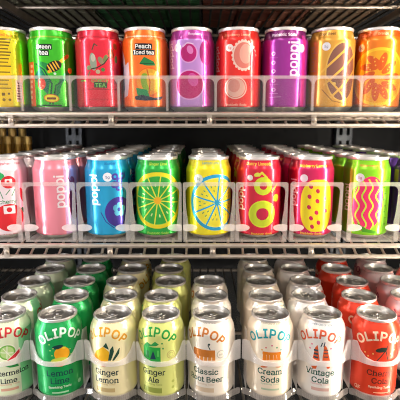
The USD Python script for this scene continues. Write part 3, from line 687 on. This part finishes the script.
def tray_low(X, lab, gl, gr):
    t = thing('lane_tray', lab, 'tray', (X, 0, D_LOW), 0, 'frosted lane trays on the bottom shelf')
    hw = 0.0352; ya = Y_LOW; r = 0.0353
    obj('floor_plate', bx(-hw, hw, ya - 0.045, ya + 0.5, 0.0, FLOOR_T), M['pane'], t)
    reach = lambda hw_, rr: 0.95 * rr + max(0, hw_ - (rr + 0.0018) * math.sin(0.95) - 0.0004) / math.cos(0.53)
    full = box(-reach(gl, r), 0.0580, reach(gr, r), 0.0885)
    cut = Polygon([(-0.045, 0.105), (-0.0325, 0.0765), (-0.0235, 0.0680), (-0.013, 0.0648), (0.013, 0.0648), (0.0235, 0.0680), (0.0325, 0.0765), (0.045, 0.105)])
    panel = full.difference(cut).buffer(-0.0012).buffer(0.0012)
    obj('front_collar', wrap_panel(panel, r, 0.0018, ya), M['frost'], t, smooth=40)
    lip = box(-reach(gl, r + 0.0006), 0.0022, reach(gr, r + 0.0006), 0.012).buffer(-0.002).buffer(0.002)
    obj('front_lip', wrap_panel(lip, r + 0.0006, 0.0016, ya), M['frame'], t, smooth=40)
    for s in (-1, 1):
        wall = Polygon([(ya - 0.004, 0.002), (ya - 0.004, 0.0865), (ya + 0.002, 0.096), (ya + 0.024, 0.090), (ya + 0.028, 0.002)])
        m = trimesh.creation.extrude_polygon(wall, 0.0009, engine='earcut'); v = m.vertices.copy()
        m.vertices = np.stack([s * (hw - 0.0009) + s * v[:, 2], v[:, 0], v[:, 1]], 1); m.fix_normals()
        obj('divider', m, M['frost'], t)
for row, i, X in PLACED:
    if row == 'top': tray_top(X, 'clear plastic lane tray in front of the %s can at eye level' % SHORT[i])
    elif row == 'mid': tray_mid(X, 'cloudy plastic loop tray holding the %s cans of the middle row' % mid[i][2])
    elif i < 8:
        xs = [X_at(p, Y_LOW, 0.277) for p in LOWX]
        half = lambda j: min(0.043, abs(xs[j] - xs[i]) / 2) if 0 <= j < 8 else 0.038
        tray_low(X, 'frosted plastic collar tray around the front %s can' % low[i][2], half(i - 1), half(i + 1))

# ------------------------------------------------------------------ behind and above
M['gold'] = paint('gold_foil', '#a97f36', 0.38, 0.7, 0.1, 80)
M['gold_cap'] = paint('gold_cap', '#c9a660', 0.35, 0.7, 0.1, 80)
bt = None
BP = [(-3.5, 0), (7, 0), (17, 0), (27, 0), (2, 1), (12, 1), (22, 1)]
names = ['at the left edge of the picture', 'second from the left', 'third from the left', 'nearest the wall upright']
for px, row in BP:
    Y = 1.105 + 0.045 * row; X = X_at(px, Y, 0.03); z = D_MID
    lab = ('slim gold-foil bottle behind the white can, front row, ' + names[[0, 1, 2, 3][BP.index((px, row))]]) if row == 0 else 'slim gold-foil bottle behind the front gold bottles, %s of three' % ['leftmost', 'middle', 'rightmost'][BP.index((px, row)) - 4]
    if bt is None:
        bt = thing('gold_bottle', lab, 'bottle', (X, Y, z), 0, 'gold bottles at the back of the middle shelf')
        obj('glass_body', lathe([(0, 0), (0.0090, 0), (0.0102, 0.002), (0.0102, 0.09), (0.0095, 0.102), (0.0085, 0.110), (0.0085, 0.128), (0, 0.128)][::-1], 24), M['gold'], bt)
        obj('cap', lathe([(0.0085, 0.124), (0.0098, 0.125), (0.0098, 0.140), (0.0090, 0.143), (0, 0.143)][::-1], 24), M['gold_cap'], bt)
    else:
        b = dup(bt, (X, Y, z), 0, lab)
        if row:
            UsdGeom.Xformable(b).AddScaleOp().Set((1, 1, 1.13))
# cartons on the high shelf
CARTON = [('#9a967c', 'olive'), ('#9a967c', 'olive'), ('#559a60', 'green'), ('#62a86c', 'green'), ('#559a60', 'green'), ('#b56a58', 'red'), ('#b56a58', 'red'), ('#a86a54', 'red'), ('#a88a70', 'brown'), ('#a88a70', 'brown')]
cm = {}
for hx, nm in CARTON:
    if hx not in cm: cm[hx] = paint('carton_' + nm + hx[1:], hx, 0.5, 0, 0.1, 50)
M['carton_cap'] = paint('carton_cap', '#d8d8d0', 0.4)
first = {}; count = {}
for k, (hx, nm) in enumerate(CARTON):
    x = -0.33 + k * 0.0742
    for j in range(6):
        y = 0.70 + j * 0.078
        count[nm] = count.get(nm, 0) + 1
        lab = '%s carton on the high shelf, %s lane from the left, %s from the front' % (nm, ['first', 'second', 'third', 'fourth', 'fifth', 'sixth', 'seventh', 'eighth', 'ninth', 'tenth'][k], ['first', 'second', 'third', 'fourth', 'fifth', 'sixth'][j])
        g = '%s cartons on the high shelf' % nm
        if hx not in first:
            t = first[hx] = thing('drink_carton', lab, 'carton', (x, y, D_HIGH), 0, g)
            pr = Polygon([(-0.035, 0), (0.035, 0), (0.035, 0.15), (0.004, 0.185), (0.004, 0.2), (-0.004, 0.2), (-0.004, 0.185), (-0.035, 0.15)]).buffer(-0.0015).buffer(0.0015)
            obj('carton_body', extrude_xz(pr, -0.035, 0.035), cm[hx], t)
            cap = lathe([(0.011, 0), (0.011, 0.012), (0, 0.012)][::-1], 20); cap.apply_transform(trimesh.transformations.rotation_matrix(math.radians(48), (0, 1, 0))); cap.apply_translation((0.020, 0, 0.168))
            obj('cap', cap, M['carton_cap'], t)
        else: dup(first[hx], (x, y, D_HIGH), 0, lab, g)
